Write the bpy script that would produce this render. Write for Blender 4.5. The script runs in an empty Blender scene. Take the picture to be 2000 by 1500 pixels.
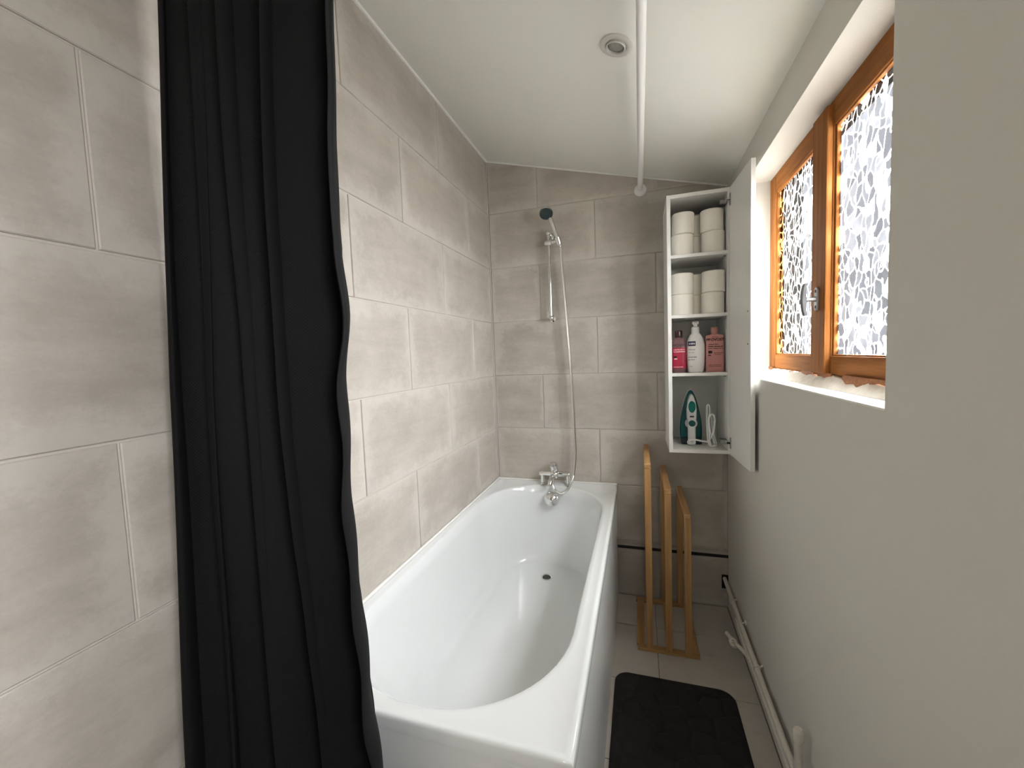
import bpy, bmesh, math, random
from mathutils import Vector, Matrix

random.seed(7)
scene = bpy.context.scene
COL = scene.collection
PI = math.pi

# ------------------------------------------------------------------ camera, sky, exposure
YAW, PITCH, ROLL = 0.3026569, 0.0696369, -0.0383537
CAM = Vector((0.8025, -2.2338, 1.3266))
cyw, syw, cpt, spt = math.cos(YAW), math.sin(YAW), math.cos(PITCH), math.sin(PITCH)
fw = Vector((-syw * cpt, cyw * cpt, -spt)); rt = Vector((cyw, syw, 0)); up = rt.cross(fw)
rt2 = rt * math.cos(ROLL) + up * math.sin(ROLL); up2 = up * math.cos(ROLL) - rt * math.sin(ROLL)
cam_data = bpy.data.cameras.new('camera')
cam_data.sensor_fit = 'HORIZONTAL'; cam_data.sensor_width = 36.0
cam_data.lens = 801.4 / 2000 * 36.0; cam_data.clip_start = 0.02
cam = bpy.data.objects.new('camera', cam_data); COL.objects.link(cam)
cam.matrix_world = Matrix(((rt2.x, up2.x, -fw.x, CAM.x), (rt2.y, up2.y, -fw.y, CAM.y), (rt2.z, up2.z, -fw.z, CAM.z), (0, 0, 0, 1)))
scene.camera = cam

RY = -2.55      # centre of the added fill window, in the right wall behind the camera
SKY = 10.0
world = bpy.data.worlds.new('overcast_sky'); scene.world = world; world.use_nodes = True
bg = world.node_tree.nodes['Background']
bg.inputs['Strength'].default_value = SKY
_nt = world.node_tree; _tc = _nt.nodes.new('ShaderNodeTexCoord'); _sp = _nt.nodes.new('ShaderNodeSeparateXYZ')
_rp = _nt.nodes.new('ShaderNodeValToRGB'); _mr = _nt.nodes.new('ShaderNodeMapRange')
_mr.inputs['From Min'].default_value = -1; _mr.inputs['From Max'].default_value = 1
_nt.links.new(_tc.outputs['Generated'], _sp.inputs[0]); _nt.links.new(_sp.outputs['Z'], _mr.inputs['Value'])
_nt.links.new(_mr.outputs['Result'], _rp.inputs['Fac']); _nt.links.new(_rp.outputs['Color'], bg.inputs['Color'])
_e = _rp.color_ramp.elements       # overcast: grey ground, pale horizon, brighter overhead
_e[0].position = 0.0; _e[0].color = (.12, .116, .11, 1); _e[1].position = 1.0; _e[1].color = (.97, .985, 1.0, 1)
for _p, _c in ((.30, (.22, .217, .21, 1)), (.42, (.44, .44, .435, 1)), (.50, (.58, .585, .59, 1)), (.75, (.88, .895, .91, 1))):
    _k = _e.new(_p); _k.color = _c

def portal(name, loc, rot, sx, sy):
    l = bpy.data.lights.new(name, 'AREA'); l.shape = 'RECTANGLE'; l.size = sx; l.size_y = sy
    l.cycles.is_portal = True
    o = bpy.data.objects.new(name, l); COL.objects.link(o); o.location = loc; o.rotation_euler = rot
portal('window_daylight_portal', (1.40, -0.845, 1.59), (0, math.radians(90), 0), 0.74, 0.98)

portal('added_window_daylight_portal', (1.40, RY, 1.59), (0, math.radians(90), 0), 0.74, 0.60)  # daylight for the added, unseen window

vs = scene.view_settings
vs.view_transform = 'Standard'; vs.look = 'None'; vs.exposure = 3.08; vs.gamma = 1.0; vs.use_curve_mapping = False

# ------------------------------------------------------------------ room sizes
W = 1.216                     # right wall
YN = -3.20                    # wall behind the camera
ZL = 2.412; SL = -0.2615      # ceiling height at the left wall, slope along X
def zc(x): return ZL + SL * x
ROW = 0.302; TILE = 0.604; ZT = 0.608
WY0, WY1, WZ0, WZ1 = -1.350, -0.340, 1.207, 1.970   # window opening
RIM = 0.612

# ------------------------------------------------------------------ materials
def mat(name):
    m = bpy.data.materials.new(name); m.use_nodes = True
    nt = m.node_tree; b = nt.nodes['Principled BSDF']
    return m, nt, b
def node(nt, t, **k):
    n = nt.nodes.new(t)
    for a, v in k.items(): setattr(n, a, v)
    return n
def plain(name, col, rough=0.5, metal=0.0, bump=0.0, bscale=80, var=0.0, coat=0.0, spec=0.5):
    m, nt, b = mat(name)
    b.inputs['Base Color'].default_value = (*col, 1); b.inputs['Roughness'].default_value = rough
    b.inputs['Metallic'].default_value = metal; b.inputs['Coat Weight'].default_value = coat
    b.inputs['Specular IOR Level'].default_value = spec
    tc = node(nt, 'ShaderNodeTexCoord')
    if bump or var:
        n = node(nt, 'ShaderNodeTexNoise'); n.inputs['Scale'].default_value = bscale; n.inputs['Detail'].default_value = 4
        nt.links.new(tc.outputs['Object'], n.inputs['Vector'])
        if bump:
            bp = node(nt, 'ShaderNodeBump'); bp.inputs['Strength'].default_value = bump; bp.inputs['Distance'].default_value = 0.001
            nt.links.new(n.outputs['Fac'], bp.inputs['Height']); nt.links.new(bp.outputs['Normal'], b.inputs['Normal'])
        if var:
            mx = node(nt, 'ShaderNodeMix', data_type='RGBA', blend_type='MULTIPLY')
            mx.inputs['Factor'].default_value = 1
            mx.inputs[6].default_value = (*col, 1)
            cr = node(nt, 'ShaderNodeMapRange'); cr.inputs['From Min'].default_value = .3; cr.inputs['From Max'].default_value = .7
            cr.inputs['To Min'].default_value = 1 - var; cr.inputs['To Max'].default_value = 1 + var
            nt.links.new(n.outputs['Fac'], cr.inputs['Value']); nt.links.new(cr.outputs['Result'], mx.inputs[7])
            nt.links.new(mx.outputs[2], b.inputs['Base Color'])
    return m

def tile_material(name, dark, light, pale, rough):
    """weathered-cement print: clouds, streaks along the tile, paler worn borders"""
    m, nt, b = mat(name)
    tc = node(nt, 'ShaderNodeTexCoord'); oi = node(nt, 'ShaderNodeObjectInfo')
    sc = node(nt, 'ShaderNodeVectorMath', operation='SCALE'); sc.inputs[0].default_value = (37, 91, 53)
    nt.links.new(oi.outputs['Random'], sc.inputs['Scale'])
    ad = node(nt, 'ShaderNodeVectorMath', operation='ADD')
    nt.links.new(tc.outputs['Object'], ad.inputs[0]); nt.links.new(sc.outputs['Vector'], ad.inputs[1])
    def noise(scale, det, vec=None, rgh=.6, st=None):
        n = node(nt, 'ShaderNodeTexNoise'); n.inputs['Scale'].default_value = scale; n.inputs['Detail'].default_value = det
        n.inputs['Roughness'].default_value = rgh
        src = ad.outputs['Vector']
        if st:
            mp = node(nt, 'ShaderNodeVectorMath', operation='MULTIPLY'); mp.inputs[1].default_value = st
            nt.links.new(src, mp.inputs[0]); src = mp.outputs['Vector']
        nt.links.new(src, n.inputs['Vector']); return n
    cloud = noise(4.2, 9, rgh=.72); streak = noise(11, 6, st=(.35, 1, 1.6), rgh=.7); fine = noise(140, 3); edge = noise(7, 9, rgh=.78)
    a1 = node(nt, 'ShaderNodeMath', operation='MULTIPLY_ADD'); a1.inputs[1].default_value = .5
    m2 = node(nt, 'ShaderNodeMath', operation='MULTIPLY'); m2.inputs[1].default_value = .38
    nt.links.new(streak.outputs['Fac'], m2.inputs[0])
    nt.links.new(cloud.outputs['Fac'], a1.inputs[0]); nt.links.new(m2.outputs[0], a1.inputs[2])
    a2 = node(nt, 'ShaderNodeMath', operation='MULTIPLY_ADD'); a2.inputs[1].default_value = .12
    nt.links.new(fine.outputs['Fac'], a2.inputs[0]); nt.links.new(a1.outputs[0], a2.inputs[2])
    ramp = node(nt, 'ShaderNodeValToRGB'); e = ramp.color_ramp.elements
    e[0].position = .40; e[0].color = (*dark, 1); e[1].position = .60; e[1].color = (*light, 1)
    nt.links.new(a2.outputs[0], ramp.inputs['Fac'])
    # pale worn border, from the distance to the tile's own edge
    sg = node(nt, 'ShaderNodeSeparateXYZ'); nt.links.new(tc.outputs['Generated'], sg.inputs[0])
    def edgeness(out, size):
        s = node(nt, 'ShaderNodeMath', operation='SUBTRACT'); s.inputs[1].default_value = .5; nt.links.new(out, s.inputs[0])
        ab = node(nt, 'ShaderNodeMath', operation='ABSOLUTE'); nt.links.new(s.outputs[0], ab.inputs[0])
        d = node(nt, 'ShaderNodeMath', operation='MULTIPLY_ADD'); d.inputs[1].default_value = -size; d.inputs[2].default_value = .5 * size
        nt.links.new(ab.outputs[0], d.inputs[0]); return d
    dx = edgeness(sg.outputs['X'], .60); dz = edgeness(sg.outputs['Z'], .30)
    mn = node(nt, 'ShaderNodeMath', operation='MINIMUM'); nt.links.new(dx.outputs[0], mn.inputs[0]); nt.links.new(dz.outputs[0], mn.inputs[1])
    wob = node(nt, 'ShaderNodeMath', operation='MULTIPLY_ADD'); wob.inputs[1].default_value = -.26; wob.inputs[2].default_value = .13
    nt.links.new(edge.outputs['Fac'], wob.inputs[0])
    sm = node(nt, 'ShaderNodeMath', operation='ADD'); nt.links.new(mn.outputs[0], sm.inputs[0]); nt.links.new(wob.outputs[0], sm.inputs[1])
    mr = node(nt, 'ShaderNodeMapRange', interpolation_type='SMOOTHSTEP'); mr.inputs['From Min'].default_value = 0.0; mr.inputs['From Max'].default_value = .06
    mr.inputs['To Min'].default_value = .6; mr.inputs['To Max'].default_value = 0
    nt.links.new(sm.outputs[0], mr.inputs['Value'])
    mx = node(nt, 'ShaderNodeMix', data_type='RGBA'); mx.inputs[7].default_value = (*pale, 1)
    nt.links.new(mr.outputs['Result'], mx.inputs['Factor']); nt.links.new(ramp.outputs['Color'], mx.inputs[6])
    # small tone difference from tile to tile
    tn = node(nt, 'ShaderNodeMapRange'); tn.inputs['To Min'].default_value = .94; tn.inputs['To Max'].default_value = 1.06
    nt.links.new(oi.outputs['Random'], tn.inputs['Value'])
    ml = node(nt, 'ShaderNodeMix', data_type='RGBA', blend_type='MULTIPLY'); ml.inputs['Factor'].default_value = 1
    nt.links.new(mx.outputs[2], ml.inputs[6]); nt.links.new(tn.outputs['Result'], ml.inputs[7])
    nt.links.new(ml.outputs[2], b.inputs['Base Color'])
    b.inputs['Roughness'].default_value = rough
    bp = node(nt, 'ShaderNodeBump'); bp.inputs['Strength'].default_value = .25; bp.inputs['Distance'].default_value = .0015
    nt.links.new(a2.outputs[0], bp.inputs['Height']); nt.links.new(bp.outputs['Normal'], b.inputs['Normal'])
    return m

def wood_material(name, c0, c1, stretch, rough, scale=30, spec=.5):
    m, nt, b = mat(name); b.inputs['Specular IOR Level'].default_value = spec
    tc = node(nt, 'ShaderNodeTexCoord'); oi = node(nt, 'ShaderNodeObjectInfo')
    sc = node(nt, 'ShaderNodeVectorMath', operation='SCALE'); sc.inputs[0].default_value = (3, 7, 5)
    nt.links.new(oi.outputs['Random'], sc.inputs['Scale'])
    ad = node(nt, 'ShaderNodeVectorMath', operation='ADD'); nt.links.new(tc.outputs['Object'], ad.inputs[0]); nt.links.new(sc.outputs['Vector'], ad.inputs[1])
    mp = node(nt, 'ShaderNodeVectorMath', operation='MULTIPLY'); mp.inputs[1].default_value = stretch
    nt.links.new(ad.outputs['Vector'], mp.inputs[0])
    n = node(nt, 'ShaderNodeTexNoise'); n.inputs['Scale'].default_value = scale; n.inputs['Detail'].default_value = 6; n.inputs['Roughness'].default_value = .65
    nt.links.new(mp.outputs['Vector'], n.inputs['Vector'])
    r = node(nt, 'ShaderNodeValToRGB'); e = r.color_ramp.elements
    e[0].position = .33; e[0].color = (*c0, 1); e[1].position = .68; e[1].color = (*c1, 1)
    nt.links.new(n.outputs['Fac'], r.inputs['Fac']); nt.links.new(r.outputs['Color'], b.inputs['Base Color'])
    b.inputs['Roughness'].default_value = rough
    bp = node(nt, 'ShaderNodeBump'); bp.inputs['Strength'].default_value = .15; bp.inputs['Distance'].default_value = .001
    nt.links.new(n.outputs['Fac'], bp.inputs['Height']); nt.links.new(bp.outputs['Normal'], b.inputs['Normal'])
    return m

def glass_material():
    """obscured cast glass: refraction put into the tint as grey leaf-like shards and bright ridges"""
    m = bpy.data.materials.new('patterned_glass'); m.use_nodes = True; nt = m.node_tree
    nt.nodes.clear(); out = node(nt, 'ShaderNodeOutputMaterial')
    tc = node(nt, 'ShaderNodeTexCoord')
    wn = node(nt, 'ShaderNodeTexNoise'); wn.inputs['Scale'].default_value = 20; wn.inputs['Detail'].default_value = 1
    nt.links.new(tc.outputs['Object'], wn.inputs['Vector'])
    ws = node(nt, 'ShaderNodeVectorMath', operation='SCALE'); ws.inputs['Scale'].default_value = .05
    nt.links.new(wn.outputs['Color'], ws.inputs[0])
    ad = node(nt, 'ShaderNodeVectorMath', operation='ADD'); nt.links.new(tc.outputs['Object'], ad.inputs[0]); nt.links.new(ws.outputs['Vector'], ad.inputs[1])
    st = node(nt, 'ShaderNodeVectorMath', operation='MULTIPLY'); st.inputs[1].default_value = (1, 1.15, .8)
    nt.links.new(ad.outputs['Vector'], st.inputs[0])
    ve = node(nt, 'ShaderNodeTexVoronoi', feature='DISTANCE_TO_EDGE'); ve.inputs['Scale'].default_value = 36
    vc = node(nt, 'ShaderNodeTexVoronoi', feature='F1'); vc.inputs['Scale'].default_value = 36
    for v in (ve, vc): nt.links.new(st.outputs['Vector'], v.inputs['Vector'])
    sep = node(nt, 'ShaderNodeSeparateColor'); nt.links.new(vc.outputs['Color'], sep.inputs[0])
    # large soft zones where the shards show more or less
    zn = node(nt, 'ShaderNodeTexNoise'); zn.inputs['Scale'].default_value = 9; zn.inputs['Detail'].default_value = 3
    nt.links.new(tc.outputs['Object'], zn.inputs['Vector'])
    zr = node(nt, 'ShaderNodeMapRange'); zr.inputs['From Min'].default_value = .36; zr.inputs['From Max'].default_value = .62
    zr.inputs['To Min'].default_value = -.16; zr.inputs['To Max'].default_value = .16
    nt.links.new(zn.outputs['Fac'], zr.inputs['Value'])
    sm = node(nt, 'ShaderNodeMath', operation='ADD'); nt.links.new(sep.outputs['Red'], sm.inputs[0]); nt.links.new(zr.outputs['Result'], sm.inputs[1])
    rr = node(nt, 'ShaderNodeValToRGB'); e = rr.color_ramp.elements
    e[0].position = .0; e[0].color = (.0075, .0075, .0081, 1); e[1].position = 1.0; e[1].color = (.85, .85, .86, 1)
    for p_, c_ in ((.40, (.0098, .0099, .0107, 1)), (.70, (.0140, .0141, .015, 1)), (.84, (.018, .0181, .019, 1)), (.88, (.80, .80, .81, 1))):
        k = e.new(p_); k.color = c_
    nt.links.new(sm.outputs[0], rr.inputs['Fac'])
    er = node(nt, 'ShaderNodeMapRange', interpolation_type='SMOOTHSTEP'); er.inputs['From Min'].default_value = .040; er.inputs['From Max'].default_value = .062
    er.inputs['To Min'].default_value = 1; er.inputs['To Max'].default_value = 0
    nt.links.new(ve.outputs['Distance'], er.inputs['Value'])
    mx = node(nt, 'ShaderNodeMix', data_type='RGBA'); mx.inputs[7].default_value = (.95, .95, .95, 1)
    nt.links.new(er.outputs['Result'], mx.inputs['Factor']); nt.links.new(rr.outputs['Color'], mx.inputs[6])
    tr = node(nt, 'ShaderNodeBsdfTransparent'); nt.links.new(mx.outputs[2], tr.inputs['Color'])  # refracted light and dark imitated by the tint
    bp = node(nt, 'ShaderNodeBump'); bp.inputs['Strength'].default_value = .8; bp.inputs['Distance'].default_value = .003
    nt.links.new(ve.outputs['Distance'], bp.inputs['Height'])
    gl = node(nt, 'ShaderNodeBsdfGlossy'); gl.inputs['Roughness'].default_value = .12; nt.links.new(bp.outputs['Normal'], gl.inputs['Normal'])
    ms = node(nt, 'ShaderNodeMixShader'); ms.inputs['Fac'].default_value = .045
    nt.links.new(tr.outputs[0], ms.inputs[1]); nt.links.new(gl.outputs[0], ms.inputs[2])
    nt.links.new(ms.outputs[0], out.inputs['Surface'])
    return m

def clear_glass():
    m = bpy.data.materials.new('clear_glass_side'); m.use_nodes = True; nt = m.node_tree
    nt.nodes.clear(); out = node(nt, 'ShaderNodeOutputMaterial'); tr = node(nt, 'ShaderNodeBsdfTransparent')
    tr.inputs['Color'].default_value = (.97, .975, .98, 1); nt.links.new(tr.outputs[0], out.inputs['Surface']); return m

def fabric_material():
    m, nt, b = mat('black_waffle_fabric')
    b.inputs['Base Color'].default_value = (.006, .006, .0063, 1); b.inputs['Roughness'].default_value = .7
    b.inputs['Sheen Weight'].default_value = 0; b.inputs['Sheen Roughness'].default_value = .4; b.inputs['Specular IOR Level'].default_value = .14
    tc = node(nt, 'ShaderNodeTexCoord')
    v = node(nt, 'ShaderNodeTexVoronoi', distance='MANHATTAN'); v.inputs['Scale'].default_value = 1.0; v.inputs['Randomness'].default_value = 0
    mp = node(nt, 'ShaderNodeMapping'); mp.inputs['Scale'].default_value = (220, 260, 1); mp.inputs['Rotation'].default_value = (0, 0, .785)
    nt.links.new(tc.outputs['UV'], mp.inputs['Vector']); nt.links.new(mp.outputs['Vector'], v.inputs['Vector'])
    bp = node(nt, 'ShaderNodeBump'); bp.inputs['Strength'].default_value = .35; bp.inputs['Distance'].default_value = .001
    nt.links.new(v.outputs['Distance'], bp.inputs['Height']); nt.links.new(bp.outputs['Normal'], b.inputs['Normal'])
    return m

M = {}
M['wall_tile'] = tile_material('cement_look_wall_tile', (.385, .345, .298), (.50, .455, .40), (.585, .545, .49), .42)
M['floor_tile'] = tile_material('cement_look_floor_tile', (.36, .325, .285), (.50, .46, .41), (.52, .48, .43), .38)
M['grout'] = plain('beige_grout', (.56, .52, .46), .9, bump=.4, bscale=300)
M['floor_grout'] = plain('dark_floor_grout', (.22, .20, .175), .9, bump=.4, bscale=300)
M['paint'] = plain('off_white_wall_paint', (.675, .66, .60), .62, bump=.35, bscale=420, var=.012)
M['ceiling'] = plain('matt_white_ceiling_paint', (.84, .85, .785), .7, bump=.15, bscale=300)
M['reveal'] = plain('white_reveal_paint', (.84, .82, .76), .5, bump=.2, bscale=200)
M['sealant'] = plain('white_sealant', (.82, .81, .77), .45)
M['enamel'] = plain('white_bath_enamel', (.76, .775, .77), .12, coat=.4)
M['panel'] = plain('white_bath_panel', (.80, .81, .80), .25)
M['chrome'] = plain('polished_chrome', (.78, .78, .77), .09, metal=1)
M['brushed'] = plain('satin_aluminium', (.34, .345, .35), .45, metal=1)
M['backlit_grip_grey'] = plain('backlit_aluminium_grey', (.085, .087, .09), .5)  # the aluminium grip's backlit shade put into a darker grey
M['hose'] = plain('chrome_spiral_hose', (.86, .85, .82), .2, metal=1)
M['dark_metal'] = plain('dark_strip_metal', (.012, .011, .010), .4)
M['hole_shade'] = plain('painted_hole_shade', (.006, .005, .005), 1)  # black standing in for the shade inside openings
M['head_face'] = plain('dark_teal_spray_face', (.022, .040, .042), .45)
M['white_metal'] = plain('white_lacquered_metal', (.83, .83, .82), .3)
M['pipe_paint'] = plain('white_painted_pipe', (.66, .62, .55), .45, bump=.4, bscale=120, var=.06)
M['melamine'] = plain('white_melamine', (.80, .80, .765), .38)
M['cabinet_back'] = plain('white_hardboard', (.74, .74, .70), .5)
M['paper'] = plain('tissue_paper', (.87, .835, .755), .95, bump=.5, bscale=260)
M['card'] = plain('brown_cardboard', (.42, .32, .21), .9)
M['bamboo'] = wood_material('bamboo', (.33, .17, .060), (.53, .31, .125), (1, 1, .06), .4, 60)
M['bamboo_y'] = wood_material('bamboo_lengthwise', (.33, .17, .060), (.53, .31, .125), (1, .06, 1), .4, 60)
M['bamboo_x'] = wood_material('bamboo_crosswise', (.33, .17, .060), (.53, .31, .125), (.06, 1, 1), .4, 60)
M['frame_z'] = wood_material('varnished_pine_upright', (.19, .066, .014), (.36, .145, .040), (1, 1, .05), .6, 45, .08)
M['frame_y'] = wood_material('varnished_pine_rail', (.19, .066, .014), (.36, .145, .040), (1, .05, 1), .6, 45, .08)
M['glass'] = glass_material(); M['clear_glass'] = clear_glass()
M['fabric'] = fabric_material()
M['mat'] = plain('black_foam_mat', (.010, .0095, .009), .92, bump=.6, bscale=500)
M['mat_edge'] = plain('black_mat_binding', (.008, .0075, .007), .8)
M['teal'] = plain('glossy_teal_plastic', (.0, .085, .085), .22)
M['teal_light'] = plain('translucent_teal_plastic', (.0, .16, .13), .15)
M['iron_white'] = plain('white_appliance_plastic', (.80, .80, .79), .3)
M['iron_dark'] = plain('dark_teal_heel', (.004, .022, .026), .4)
M['steel'] = plain('steel_soleplate', (.6, .6, .6), .25, metal=1)
M['red'] = plain('raspberry_bottle', (.42, .008, .045), .3)
M['red_cap'] = plain('dark_maroon_cap', (.035, .008, .012), .2)
M['maroon'] = plain('dull_mauve_band', (.17, .085, .09), .35)
M['white_bottle'] = plain('white_lotion_bottle', (.86, .86, .84), .3)
M['navy'] = plain('navy_print', (.008, .008, .06), .4)
M['pale_print'] = plain('pale_print', (.75, .75, .80), .5)
M['grey_print'] = plain('grey_print', (.22, .24, .25), .5)
M['pink'] = plain('dusty_pink_bottle', (.60, .27, .25), .35)
M['pink_cap'] = plain('dusty_pink_cap', (.45, .22, .19), .35)
M['maroon_print'] = plain('maroon_print', (.055, .006, .006), .5)
M['black_print'] = plain('black_print', (.015, .008, .008), .5)
M['pink_print'] = plain('pale_pink_print', (.85, .45, .50), .5)
M['lens'] = plain('grey_lamp_glass', (.30, .30, .27), .25)
M['lamp_gap_shade'] = plain('painted_lamp_gap_shade', (.10, .10, .09), .6)  # shade between the lamp rings put into the colour
M['lamp_white'] = plain('white_lamp_ring', (.66, .65, .60), .4)
M['plaster'] = plain('patchy_filler', (.74, .70, .62), .85, bump=1.0, bscale=60, var=.10)
M['rust'] = plain('flaking_brown_paint', (.30, .115, .04), .7, bump=1.0, bscale=120, var=.25)

# ------------------------------------------------------------------ mesh helpers
WL = {}   # world location of each object
def wl(o): return WL.get(o, Vector((0, 0, 0)))
def empty(name, loc, label=None, cat=None, group=None, kind=None, parent=None):
    o = bpy.data.objects.new(name, None); COL.objects.link(o); loc = Vector(loc)
    o.empty_display_size = .05
    o.location = loc - (wl(parent) if parent else Vector()); o.parent = parent; WL[o] = loc
    tag(o, label, cat, group, kind); return o
def tag(o, label=None, cat=None, group=None, kind=None):
    if label: o['label'] = label
    if cat: o['category'] = cat
    if group: o['group'] = group
    if kind: o['kind'] = kind
    return o
def obj(name, bm, m, parent=None, origin=None, smooth=False, bevel=0, seg=2, angle=35):
    """bmesh in world coordinates -> one mesh object"""
    org = Vector(origin) if origin is not None else (wl(parent) if parent else Vector())
    bmesh.ops.recalc_face_normals(bm, faces=bm.faces[:])
    if org.length > 0: bmesh.ops.translate(bm, verts=bm.verts[:], vec=-org)
    me = bpy.data.meshes.new(name); bm.to_mesh(me); bm.free()
    me.materials.append(M[m])
    o = bpy.data.objects.new(name, me); COL.objects.link(o)
    o.parent = parent; o.location = org - (wl(parent) if parent else Vector()); WL[o] = org
    if smooth:
        for p in me.polygons: p.use_smooth = True
        if angle: me.set_sharp_from_angle(angle=math.radians(angle))
    if bevel:
        b = o.modifiers.new('bevel', 'BEVEL'); b.width = bevel; b.segments = seg; b.limit_method = 'ANGLE'; b.angle_limit = math.radians(40)
        b.harden_normals = False
    return o
def B(): return bmesh.new()
def box(bm, x0, x1, y0, y1, z0, z1):
    v = [bm.verts.new(p) for p in ((x0,y0,z0),(x1,y0,z0),(x1,y1,z0),(x0,y1,z0),(x0,y0,z1),(x1,y0,z1),(x1,y1,z1),(x0,y1,z1))]
    for f in ((0,3,2,1),(4,5,6,7),(0,1,5,4),(1,2,6,5),(2,3,7,6),(3,0,4,7)): bm.faces.new([v[i] for i in f])
    return bm
def mkbox(*a): return box(B(), *a)
def prism(bm, pts, d):
    """pts: planar polygon of world points, extruded by vector d"""
    d = Vector(d); a = [bm.verts.new(p) for p in pts]; c = [bm.verts.new(Vector(p) + d) for p in pts]
    n = len(pts); bm.faces.new(a[::-1]); bm.faces.new(c)
    for i in range(n): bm.faces.new((a[i], a[(i+1) % n], c[(i+1) % n], c[i]))
    return bm
def tube(bm, path, r, n=12, cap=True):
    P = [Vector(p) for p in path]; R = r if isinstance(r, (list, tuple)) else [r] * len(P)
    t0 = (P[1] - P[0]).normalized()
    a = Vector((0, 0, 1)) if abs(t0.z) < .9 else Vector((1, 0, 0))
    u = t0.cross(a).normalized(); rings = []
    for i, p in enumerate(P):
        if i == 0: t = t0
        elif i == len(P) - 1: t = (P[i] - P[i-1]).normalized()
        else: t = ((P[i] - P[i-1]).normalized() + (P[i+1] - P[i]).normalized())
        t = t.normalized() if t.length > 1e-6 else t0
        u = (u - t * u.dot(t)); u = u.normalized() if u.length > 1e-6 else t.orthogonal().normalized()
        v = t.cross(u)
        rings.append([bm.verts.new(p + (u * math.cos(2*PI*k/n) + v * math.sin(2*PI*k/n)) * R[i]) for k in range(n)])
    for i in range(len(rings) - 1):
        for k in range(n): bm.faces.new((rings[i][k], rings[i][(k+1) % n], rings[i+1][(k+1) % n], rings[i+1][k]))
    if cap: bm.faces.new(rings[0][::-1]); bm.faces.new(rings[-1])
    return bm
def spline(ctrl, n=12):
    P = [Vector(p) for p in ctrl]; P = [P[0]*2 - P[1]] + P + [P[-1]*2 - P[-2]]; out = []
    for i in range(1, len(P) - 2):
        for k in range(n):
            t = k / n; a, b, c, d = P[i-1], P[i], P[i+1], P[i+2]
            out.append(.5 * ((2*b) + (c-a)*t + (2*a-5*b+4*c-d)*t*t + (-a+3*b-3*c+d)*t**3))
    out.append(P[-2]); return out
def lathe(bm, prof, center, axis=(0, 0, 1), n=32, close=False):
    """prof: (radius, height) along axis"""
    ax = Vector(axis).normalized(); u = ax.orthogonal().normalized(); v = ax.cross(u); c = Vector(center); rings = []
    for r, h in prof:
        if r < 1e-6: rings.append([bm.verts.new(c + ax * h)])
        else: rings.append([bm.verts.new(c + ax*h + (u*math.cos(2*PI*k/n) + v*math.sin(2*PI*k/n)) * r) for k in range(n)])
    L = list(zip(rings, rings[1:])) + ([(rings[-1], rings[0])] if close else [])
    for A, C in L:
        for k in range(n):
            a, b = A[k % len(A)], A[(k+1) % len(A)]; c1, d = C[k % len(C)], C[(k+1) % len(C)]
            vs_ = []
            for q in (a, b, d, c1):
                if q not in vs_: vs_.append(q)
            if len(vs_) > 2: bm.faces.new(vs_)
    return bm
def loft(bm, secs, cx, cy, n=36):
    """secs: (z, rx, ry, exponent[, dx, dy])"""
    rings = []
    for s in secs:
        z, rx, ry, e = s[:4]; dx, dy = (s[4], s[5]) if len(s) > 4 else (0, 0)
        ring = []
        for k in range(n):
            a = 2*PI*k/n; ca, sa = math.cos(a), math.sin(a)
            ring.append(bm.verts.new((cx + dx + rx*math.copysign(abs(ca)**(2/e), ca), cy + dy + ry*math.copysign(abs(sa)**(2/e), sa), z)))
        rings.append(ring)
    for A, C in zip(rings, rings[1:]):
        for k in range(n): bm.faces.new((A[k], A[(k+1) % n], C[(k+1) % n], C[k]))
    bm.faces.new(rings[0][::-1]); bm.faces.new(rings[-1]); return bm
def text_mesh(name, body, size, loc, m, parent, depth=.0004, rx=PI/2, bold=0.0):
    cu = bpy.data.curves.new('t', 'FONT'); cu.body = body; cu.size = size; cu.extrude = depth; cu.align_x = 'CENTER'; cu.offset = bold
    t = bpy.data.objects.new('t', cu); COL.objects.link(t)
    dg = bpy.context.evaluated_depsgraph_get(); dg.update()
    me = bpy.data.meshes.new_from_object(t.evaluated_get(dg)); bpy.data.objects.remove(t)
    bm = B(); bm.from_mesh(me); bpy.data.meshes.remove(me)
    bmesh.ops.transform(bm, matrix=Matrix.Translation(Vector(loc)) @ Matrix.Rotation(rx, 4, 'X'), verts=bm.verts[:])
    return obj(name, bm, m, parent)

def pane(parent, x0, x1, y0, y1, z0, z1):
    """cast glass: the tinted shards and bump are on the room side only"""
    o = obj('pane', mkbox(x0, x1, y0, y1, z0, z1), 'glass', parent); o.data.materials.append(M['clear_glass'])
    for p in o.data.polygons: p.material_index = 0 if p.normal.x < -.5 else 1
    return o

# ------------------------------------------------------------------ the setting
TT = 0.0048      # tile thickness standing proud of the backing
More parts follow.
